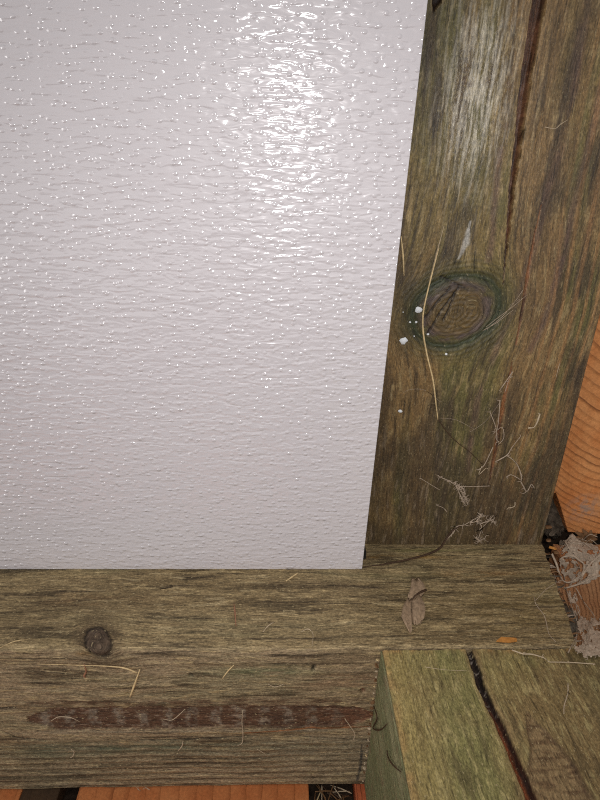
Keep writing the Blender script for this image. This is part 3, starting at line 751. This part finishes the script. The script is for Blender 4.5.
# withered leaf: folded, crumpled lobes with a stalk
def leaf():
    root = empty('withered_leaf', tuple(on_beam(414, 608, 0)), 'withered grey-brown curled leaf lying on the beam top', 'leaf')
    def sheet(name, outline, lifts, seed):
        rows, cols = len(outline), 7
        V, Fc = [], []
        for i, ((xl, yl), (xr, yr)) in enumerate(outline):
            for j in range(cols):
                k = j / (cols - 1)
                px, py = xl + (xr - xl) * k, yl + (yr - yl) * k
                l0 = lifts[i] * (.3 + .35 * math.sin(math.pi * k)) + .0016 * math.sin(k * 9 + i * .9 + seed)
                p = atZ(px, py, ZB); p = np.array([p[0], p[1], ZB + .0007 + max(0, l0)])
                V.append(p)
        for i in range(rows - 1):
            for j in range(cols - 1):
                a = i * cols + j; Fc.append((a, a + 1, a + cols + 1, a + cols))
        nv = len(V); V += [v + np.array([0, 0, -.0005]) for v in V]
        Fc2 = [tuple(nv + q for q in f[::-1]) for f in Fc]
        rim = [i * cols for i in range(rows)] + [(rows - 1) * cols + j for j in range(1, cols)] + [i * cols + cols - 1 for i in range(rows - 2, -1, -1)] + [j for j in range(cols - 2, 0, -1)]
        Fr = [(rim[i], rim[(i + 1) % len(rim)], nv + rim[(i + 1) % len(rim)], nv + rim[i]) for i in range(len(rim))]
        return link(name, mesh(name, V, Fc + Fc2 + Fr), M['leaf'], root)
    sheet('leaf_blade', [((411, 580), (419, 579)), ((411, 585), (424, 585)), ((410, 591), (426, 591)), ((408, 596), (421, 597)), ((407, 601), (416, 600))], [.002, .004, .005, .004, .002], 0)
    sheet('leaf_blade', [((414, 597), (421, 595)), ((411, 602), (422, 600)), ((411, 609), (424, 606)), ((411, 616), (425, 612)), ((412, 622), (424, 620)), ((414, 626), (420, 625))], [.001, .004, .006, .006, .004, .001], 2)
    sheet('leaf_blade', [((405, 602), (411, 598)), ((402, 610), (411, 606)), ((401, 617), (411, 614)), ((404, 624), (412, 622)), ((409, 634), (412, 633))], [.002, .003, .003, .002, .001], 4)
    strand('leaf_stalk', [atZ(x, y, ZB + l) for x, y, l in ((412, 600, .003), (416, 595, .006), (421, 592, .006), (426, 590, .004))], [.0006, .0008, .0011, .0012], M['darkstem'], 'dark curled stalk', None, parent=root)
leaf()
# white droppings on the post (they move with it: parts)
def dab(px, py, r, seed, parent):
    rng = random.Random(seed); c = atY(px, py, -.0002); V = [c + np.array([0, -.0016 * 1, 0])]; Fc = []; k = 10
    for ring, (rr, l) in enumerate(((.6, .0013), (1.0, .0003))):
        for i in range(k):
            an = 2 * math.pi * i / k; q = r * rr * (1 + rng.uniform(-.2, .2)); V.append(c + np.array([q * math.cos(an) * 1.15, -l, q * math.sin(an)]))
    for i in range(k):
        Fc.append((0, 1 + (i + 1) % k, 1 + i)); Fc.append((1 + i, 1 + (i + 1) % k, 1 + k + (i + 1) % k, 1 + k + i))
    tag(link('white_spot', mesh('white_spot', V, Fc), M['white_dab'], parent), 'white dried spot')
for i, (px, py, r) in enumerate(((418.5, 309.5, .0026), (403.5, 340.5, .0031), (410, 322, .0008), (416, 322, .001), (428, 334, .001), (400, 411, .0018), (414, 336, .0006), (403, 312, .0006), (446, 354, .0012))):
    dab(px, py, r, i, post)

# ------------------------------------------------------------------ cobwebs
def web_mesh(polys, rad, jitter, rng, fuzz=0, fuzz_len=.004, sides=4):
    """one web: thread tubes through the given 3-D polylines, with short side hairs"""
    V, Fc = [], []
    def add(pts, r):
        v, f = tube_mesh('t', pts, r, sides=sides, sub=3)
        o = len(V); V.extend(v); Fc.extend([tuple(o + i for i in q) for q in f])
    for pl in polys:
        P = [np.array(p) + rng.normal(0, jitter, 3) * (0 if i in (0, len(pl) - 1) else 1) for i, p in enumerate(pl)]
        add(P, [rad * rng.uniform(.6, 1.3) for _ in P])
        for _ in range(fuzz):
            i = rng.randint(0, len(P)); p = P[i]; d = rng.normal(0, 1, 3) * np.array([1, .35, 1]); d /= np.linalg.norm(d)
            L_ = fuzz_len * rng.uniform(.4, 1.3); q = p + d * L_ * .5 + rng.normal(0, L_ * .2, 3); e = p + d * L_
            add([p, q, e], [rad * .7, rad * .55, rad * .3])
    return V, Fc
def web(name, polys, rad, label, seed, fuzz=3, fuzz_len=.004, jitter=.0010, cat='cobweb', group=None, mat='web', clampY=None, clampZ=None):
    rng = np.random.RandomState(seed)
    V, Fc = web_mesh(polys, rad, jitter, rng, fuzz, fuzz_len); V = np.array(V)
    if clampY is not None: V[:, 1] = np.minimum(V[:, 1], clampY)
    if clampZ is not None: V[:, 2] = np.maximum(V[:, 2], clampZ)
    base = V.mean(0); o = link(name, mesh(name, V - base, Fc), M[mat]); o.location = base
    return tag(o, label, cat, group)
def pw(pts, l=.0015): return [atY(x, y, -(l)) for x, y in pts]
GW = 'cobwebs on the post'
web('cobweb', [pw([(520, 437), (513, 447), (505, 455), (495, 462)]), pw([(506, 455), (516, 464), (521, 473), (521, 482)]), pw([(521, 482), (527, 492), (531, 484), (534, 487)]),
               pw([(521, 480), (512, 477), (506, 477)]), pw([(521, 482), (525, 488), (526, 492)])], .0005, 'branched grey cobweb on the lower post right of the split', 1, 4, .005, clampY=-.0004, group=GW)
web('cobweb', [pw([(500, 390), (507, 375), (512, 370), (509, 384), (505, 392)]), pw([(500, 400), (499, 420), (496, 435), (499, 442)]), pw([(494, 433), (500, 428), (503, 437), (498, 445)]), pw([(490, 412), (496, 428), (497, 442)]), pw([(493, 447), (484, 466), (478, 470)])], .00045,
    'stringy cobweb along the orange split of the post', 2, 4, .004, clampY=-.0004, group=GW)
web('cobweb', [pw([(440, 477), (452, 481), (460, 486), (490, 486)]), pw([(455, 482), (458, 490), (462, 497), (466, 506)]), pw([(458, 486), (463, 488), (465, 500)]), pw([(456, 486), (461, 493), (467, 503)]), pw([(459, 487), (465, 494), (467, 498)])], .0005,
    'grey cobweb with a dusty hanging patch left of the post split', 3, 16, .005, clampY=-.0004, group=GW)
web('cobweb', [pw([(446, 540), (452, 532), (458, 527), (466, 525), (475, 518), (482, 515)]), pw([(478, 540), (482, 530), (488, 523), (494, 519)]), pw([(480, 524), (488, 520), (494, 522)]), pw([(470, 523), (476, 520), (481, 514)]), pw([(476, 538), (480, 541), (485, 538)])], .0006,
    'dusty pale cobweb tufts at the foot of the post', 4, 18, .006, clampY=-.0004, group=GW)
web('cobweb', [pw([(486, 327), (500, 318), (512, 308), (520, 300), (527, 295)]), pw([(488, 328), (502, 316), (516, 302), (523, 290)]), pw([(484, 330), (498, 322), (513, 310)])], .00022, 'thin pale cobweb streaks right of the big knot', 5, 3, .003, clampY=-.0004, group=GW)
web('cobweb', [pw([(400, 396), (408, 390), (418, 390), (430, 394), (440, 402)]), pw([(470, 432), (482, 424), (492, 414), (500, 402)]), pw([(440, 418), (456, 420), (472, 428)])], .00014, 'faint spider threads on the post below the knot', 6, 1, .003, clampY=-.0004, group=GW)
web('lint_curl', [pw([(528, 428), (533, 427), (536, 423), (538, 417), (540, 414)], .0018)], .0008, 'bright white curl of lint on the lower right post', 7, 2, .003, mat='palefibre', cat='lint')
web('lint_curl', [pw([(560, 363), (558, 370), (556, 378)], .0015)], .0003, 'thin pale lint hair near the right post edge', 8, 1, .003, mat='palefibre', cat='lint')
web('lint_curl', [pw([(545, 127), (555, 128), (562, 124), (566, 121)], .0015)], .0003, 'small pale hair on the upper post right of the split', 9, 2, .003, mat='palefibre', cat='lint')
for k, (pts, lb) in enumerate((([(515, 502), (513, 505), (508, 508)], 'small white lint speck low on the post between split and right edge'),
                               ([(486, 468), (480, 474), (482, 466)], 'small white lint loop just left of the split near the post foot'),
                               ([(420, 478), (432, 486), (440, 490)], 'pale lint hair slanting on the dark lower left of the post'),
                               ([(436, 505), (444, 508), (447, 512)], 'short pale lint hair low on the left of the post'))):
    web('lint_curl', [pw(pts, .0014)], .0004, lb, 40 + k, 2, .003, mat='palefibre' if k < 2 else 'web', cat='lint')
# threads across the beam and the joist
def bw(pts, l=.0018): return [on_beam(x, y, l) for x, y in pts]
def jw(pts, l=.0016): return [atZ(x, y, ZB + l) for x, y in pts]
web('spider_thread', [bw([(534, 595), (536, 606), (543, 618), (550, 632), (556, 642)], .002), bw([(536, 600), (546, 590), (558, 582)], .003)], .0003, 'loose pale spider thread over the right end of the beam', 13, 3, .003, cat='thread', clampZ=ZB + .0004)
web('spider_thread', [jw([(512, 650), (522, 652), (534, 654), (543, 658), (549, 662)]), jw([(549, 662), (570, 663), (595, 664)])], .0006, 'pale thread lying over the joist end', 14, 3, .003, mat='palefibre', cat='thread', clampZ=ZB + .0004)
web('spider_thread', [jw([(568, 683), (569, 692), (565, 704), (564, 714)])], .0004, 'short pale thread on the right of the joist', 15, 2, .003, mat='palefibre', cat='thread', clampZ=ZB + .0004)
web('spider_thread', [jw([(425, 667), (445, 668), (470, 671)])], .0002, 'very fine thread across the left part of the joist', 16, 1, .003, mat='palefibre', cat='thread', clampZ=ZB + .0004)
# dark roots on the joist side
sj = lambda x, y, l=.0016: atX(x, y, JXL - l)
strand('dark_root', [sj(374, 706), sj(377, 718), sj(373, 728), sj(380, 730), sj(387, 724)], [.0004, .0006, .0006, .0006, .0003], M['darkstem'], 'dark wiry root in the corner beside the joist', 'root')
strand('dark_root', [sj(387, 750), sj(388, 757), sj(393, 765), sj(401, 772)], [.0004, .0006, .0006, .0003], M['darkstem'], 'dark hooked root on the green joist side', 'root')

# ------------------------------------------------------------------ debris in the corner at the beam end
def lump(name, c, r, seed, mat, label, cat, amp=.35, squash=(1, 1, 1), freq=3.0, sub=4):
    bm = bmesh.new(); bmesh.ops.create_icosphere(bm, subdivisions=sub, radius=1.0)
    P = np.array([v.co[:] for v in bm.verts])
    d = fbm(P[:, 0] * freq + P[:, 2] * 1.7, P[:, 1] * freq - P[:, 2] * 2.3, seed, 4) + .5 * fbm(P[:, 0] * freq * 3, P[:, 2] * freq * 3 + P[:, 1], seed + 9, 3)
    for v, k in zip(bm.verts, d): v.co = Vector((v.co.x * squash[0], v.co.y * squash[1], v.co.z * squash[2])) * r * (1 + amp * float(k))
    o = obj_from_bm(name, bm, mat, None, True); o.location = tuple(c)
    return tag(o, label, cat)
lump('soil_clod', atY(553, 517, .062), .021, 501, M['clod'], 'dark crumbly clod in the hole between post and orange board', 'clod', .5, (.75, .8, 1.15))

def membrane(name, ctrl, label, seed, hole=.25, fine=26, parent=None, thick=.0006, dust=.0016):
    """a draped sheet of dusty webbing: bilinear patch through control rows, crumpled, with torn holes"""
    ctrl = np.array(ctrl, float); r, c, _ = ctrl.shape
    u = np.linspace(0, r - 1, fine); v = np.linspace(0, c - 1, fine)
    iu = np.minimum(u.astype(int), r - 2); iv = np.minimum(v.astype(int), c - 2)
    fu = (u - iu)[:, None, None]; fv = (v - iv)[None, :, None]
    A = ctrl[np.ix_(iu, iv)]; B = ctrl[np.ix_(iu + 1, iv)]; Cc = ctrl[np.ix_(iu, iv + 1)]; Dd = ctrl[np.ix_(iu + 1, iv + 1)]
    P = (A * (1 - fu) + B * fu) * (1 - fv) + (Cc * (1 - fu) + Dd * fu) * fv
    U, Vv = np.meshgrid(np.linspace(0, 1, fine), np.linspace(0, 1, fine), indexing='ij')
    n = fbm(U * 7, Vv * 7, seed, 3); n2 = fbm(U * 16, Vv * 16, seed + 5, 3)
    P = P + np.stack([.0006 * n2, -.0022 * n - .0009 * n2, .0012 * fbm(U * 9, Vv * 9, seed + 8, 3)], -1)
    edge = np.minimum(np.minimum(U, 1 - U), np.minimum(Vv, 1 - Vv))
    keep = fbm(U * 3.2, Vv * 3.2, seed + 12, 3) + .12 * n2 + hole - .6 * ss(.10, 0, edge) * (n2 + .2 > 0)
    idx = np.arange(fine * fine).reshape(fine, fine); nv = fine * fine
    K = keep > -.12
    ok = K[:-1, :-1] & K[:-1, 1:] & K[1:, :-1] & K[1:, 1:]
    Q = np.concatenate([P.reshape(-1, 3), P.reshape(-1, 3) + np.array([0, thick, -thick * .5])])
    Fc = []
    for i in range(fine - 1):
        for j in range(fine - 1):
            if not ok[i, j]: continue
            q = (idx[i, j], idx[i, j + 1], idx[i + 1, j + 1], idx[i + 1, j])
            Fc.append(q); Fc.append(tuple(nv + k for k in q[::-1]))
            for (di, dj, e0, e1) in ((-1, 0, 0, 1), (0, 1, 1, 2), (1, 0, 2, 3), (0, -1, 3, 0)):
                ii, jj = i + di, j + dj
                if not (0 <= ii < fine - 1 and 0 <= jj < fine - 1 and ok[ii, jj]): Fc.append((q[e1], q[e0], nv + q[e0], nv + q[e1]))
    bm = bmesh.new(); vs = [bm.verts.new(tuple(map(float, p))) for p in Q]
    for f in Fc: bm.faces.new([vs[k] for k in f])
    bmesh.ops.delete(bm, geom=[v_ for v_ in bm.verts if not v_.link_faces], context='VERTS')
    o = obj_from_bm(name, bm, M['web'], parent, True)
    if label: o['label'] = label
    return o
W3 = lambda x, y, Y: atY(x, y, Y)
nest = empty('web_nest', tuple(W3(572, 570, -.03)), 'dusty grey web nest with a ring of thick web at the beam end', 'cobweb')
membrane('web_sheet', [[W3(560, 548, -.005), W3(572, 533, .005), W3(582, 542, .006), W3(597, 545, .006)],
                       [W3(561, 553, -.01), W3(572, 546, -.012), W3(584, 550, -.012), W3(600, 552, -.01)],
                       [W3(566, 560, -.014), W3(576, 560, -.02), W3(588, 562, -.02), W3(600, 562, -.016)]], None, 601, .45, 30, nest)
membrane('web_sheet', [[W3(558, 558, -.03), W3(568, 556, -.03), W3(578, 560, -.03)], [W3(560, 570, -.03), W3(570, 570, -.03), W3(583, 570, -.03)], [W3(564, 582, -.036), W3(572, 584, -.036), W3(582, 580, -.036)]], None, 602, .02, 22, nest)
membrane('web_sheet', [[W3(583, 564, -.03), W3(591, 556, -.028), W3(602, 548, -.02)], [W3(578, 576, -.04), W3(592, 572, -.036), W3(604, 566, -.03)], [W3(566, 588, -.048), W3(580, 586, -.046), W3(606, 578, -.04)]], None, 603, .2, 24, nest)
rngw = np.random.RandomState(77)
def nest_tube(pts, r, seed, fuzz=8, fl=.0022, par=None):
    rr = np.random.RandomState(seed); V, Fc = web_mesh([pts], r, .0005, rr, fuzz, fl)
    link('web_cord', mesh('web_cord', V, Fc), M['web'], par or nest)
nest_tube([W3(560, 560, -.034), W3(565, 556, -.036), W3(572, 556, -.036), W3(580, 560, -.038), W3(584, 565, -.038), W3(583, 573, -.04), W3(576, 579, -.042), W3(568, 583, -.046), W3(562, 580, -.044), W3(559, 572, -.04), W3(557, 564, -.036), W3(552, 554, -.03)], .0011, 1, 6)
nest_tube([W3(566, 588, -.05), W3(578, 583, -.046), W3(590, 578, -.042), W3(604, 574, -.036)], .0013, 2, 12)
nest_tube([W3(582, 576, -.044), W3(590, 565, -.034), W3(597, 557, -.028), W3(606, 549, -.02)], .0012, 3, 12)
nest_tube([W3(548, 584, -.05), W3(556, 581, -.046), W3(563, 580, -.044)], .0005, 4, 4)
for k in range(9):
    x0_, y0_ = rngw.uniform(562, 584), rngw.uniform(536, 552); x1_, y1_ = x0_ + rngw.uniform(6, 18), y0_ + rngw.uniform(-4, 14)
    nest_tube([W3(x0_, y0_, -.016), W3((x0_ + x1_) / 2 + rngw.normal(0, 3), (y0_ + y1_) / 2 + rngw.normal(0, 3), -.026), W3(x1_, y1_, -.03)], .0004, 20 + k, 5)
web2 = empty('web_nest', tuple(W3(588, 640, -.12)), 'torn grey sheet web stretched over the joist end corner', 'cobweb')
membrane('web_sheet', [[W3(578, 616, -.09), W3(590, 618, -.09), W3(608, 610, -.08)], [W3(577, 630, -.115), W3(592, 630, -.115), W3(610, 626, -.1)], [W3(576, 642, -.132), W3(588, 646, -.137), W3(610, 642, -.13)], [W3(571, 650, -.140), W3(584, 660, -.152), W3(610, 658, -.15)]], None, 611, .10, 40, web2)
membrane('web_sheet', [[W3(566, 590, -.05), W3(572, 590, -.05), W3(578, 592, -.05)], [W3(569, 600, -.066), W3(575, 602, -.066), W3(578, 604, -.066)], [W3(575, 614, -.09), W3(578, 616, -.09), W3(582, 618, -.09)]], None, 612, .1, 18, web2)
nest_tube([W3(566, 588, -.05), W3(570, 602, -.07), W3(574, 612, -.09), W3(577, 622, -.1), W3(577, 636, -.12), W3(574, 648, -.13)], .0006, 5, 8, par=web2)
nest_tube([W3(576, 588, -.05), W3(584, 602, -.06), W3(592, 614, -.08), W3(598, 628, -.1)], .0004, 6, 5, par=web2)
for k in range(8):
    x0_, y0_ = rngw.uniform(578, 598), rngw.uniform(618, 630); x1_, y1_ = x0_ + rngw.normal(0, 8), y0_ + rngw.uniform(14, 30)
    nest_tube([W3(x0_, y0_, -.105), W3((x0_ + x1_) / 2 + rngw.normal(0, 3), (y0_ + y1_) / 2, -.125), W3(x1_, y1_, -.148)], .0004, 40 + k, 5, par=web2)
# frayed fibres at the cut end of the beam (parts of the beam)
rf = np.random.RandomState(9)
for i in range(34):
    yv = rf.uniform(YF + .004, -.002); xe = BXR + .175 * yv; zv = ZB - abs(rf.normal(0, .004))
    L_ = rf.uniform(.003, .010)
    p0 = np.array([xe - .004, yv, zv - .0006]); p1 = p0 + np.array([.004 + L_ * .5, rf.normal(0, .001), rf.normal(.0002, .001)]); p2 = p0 + np.array([.004 + L_, rf.normal(0, .003), rf.normal(-.001, .002)])
    V, Fc = tube_mesh('f', [p0, p1, p2], [.0011, .0008, .0003], sides=5, sub=3)
    link('frayed_fibre', mesh('frayed_fibre', V, Fc), M[('chip', 'chip', 'web', 'clod')[i % 4]], beam)
hp = lump('soil_heap', (.304, -.028, .120), .036, 531, M['clod'], 'dark crumbly debris heap beneath the web nest at the beam end', 'debris', .35, (.55, .8, .9))
# crumbs of bark and wood in the corner
chip0 = None
rng = random.Random(5)
def chip(c, s, label, group, mat='chip', rz=None):
    bm = bmesh.new()
    k = rng.randint(5, 7); an0 = rng.uniform(0, 6.28)
    fr = [(math.cos(an0 + i * 6.283 / k) * s * rng.uniform(.7, 1.3), math.sin(an0 + i * 6.283 / k) * s * rng.uniform(.45, .9), 0) for i in range(k)]
    bk = [(x * rng.uniform(.6, .95), y * rng.uniform(.6, .95), s * rng.uniform(.35, .6)) for x, y, _ in fr]
    b_ = prism_bm(fr, bk, 0); bm.free()
    o = obj_from_bm('bark_crumb', b_, M[mat]); o.location = tuple(c); o.rotation_euler = (rng.uniform(-.4, .4), rng.uniform(-.4, .4), rng.uniform(0, 6))
    return tag(o, label, 'crumb', group)
for px, py, Y, s, m_ in ((549, 541, -.004, .004, 'chip'), (553, 549, -.012, .0045, 'splinter'), (556, 553, -.02, .003, 'chip'), (552, 534, .0, .004, 'clod'), (548, 528, .012, .0045, 'chip'), (561, 543, -.004, .0035, 'clod')):
    chip(W3(px, py, Y), s, 'small woody crumb between post foot and web nest', 'bark crumbs at the post foot', m_)
# dried brown leaf rosette above the nest
ros = empty('dried_rosette', tuple(W3(585, 536, .02)), 'crumpled dry brown leaf curl below the ringed cladding board', 'leaf')
for i in range(9):
    an = i * .7 + .3; c = W3(585 + 6 * math.cos(an), 537 + 4 * math.sin(an), .012)
    pts = [W3(585, 537, .014), c + np.array([0, -.004, .002]), W3(585 + 13 * math.cos(an), 537 + 8 * math.sin(an), .008)]
    V, Fc = tube_mesh('curl', pts, [.0012, .0032, .0006], sides=6, flat=.3, sub=4)
    link('leaf_curl', mesh('leaf_curl', V, Fc), M['chip'], ros)
# crumbs down the seam between beam and joist
for i in range(26):
    y_ = 660 + i * 5.4 + rng.uniform(-2, 2); p = atY(377.5 + rng.uniform(-2.5, 2.5) - (y_ - 660) * .01, y_, YF - .0025)
    if p[0] > JXL - .001: p[0] = JXL - .002
    if p[2] < ZP + .003: continue
    chip(p, rng.uniform(.0012, .0026), 'tiny crumb in the seam between beam and joist', 'crumbs in the joist seam', rng.choice(['palefibre', 'chip', 'straw', 'chip']))
# straw litter in the floor gap
for i in range(22):
    px, py = rng.uniform(314, 352), rng.uniform(788, 806); p = atZ(px, py, .008 + .010 * rng.random())
    an = rng.uniform(0, 3.14); L_ = rng.uniform(.006, .014); d = np.array([math.cos(an), math.sin(an), rng.uniform(-.25, .25)]) * L_
    kind_ = rng.choice(['straw', 'darkstem', 'palefibre', 'chip'])
    a, b = p - d, p + d; x0_, x1_ = xs[3] + .002, xs[4] - .002
    a[0] = min(max(a[0], x0_), x1_); b[0] = min(max(b[0], x0_), x1_); a[2] = max(a[2], .001); b[2] = max(b[2], .001)
    strand('straw_piece', [a, (a + b) / 2 + np.array([0, 0, .001]), b], [.0005, .0007, .0004], M[kind_],
           {'straw': 'yellow', 'darkstem': 'dark', 'palefibre': 'pale grey', 'chip': 'brown'}[kind_] + ' bit of straw litter in the gap between the orange floor boards', 'straw', 'straw litter in the floor gap', sides=5)
lint = web('lint_tuft', [[atY(138 + 4 * k, 789 + (k % 2), YF - .002) for k in range(4)]], .0003, 'wispy lint tuft under the beam edge over the orange floor board', 31, 8, .006, mat='palefibre', cat='lint')
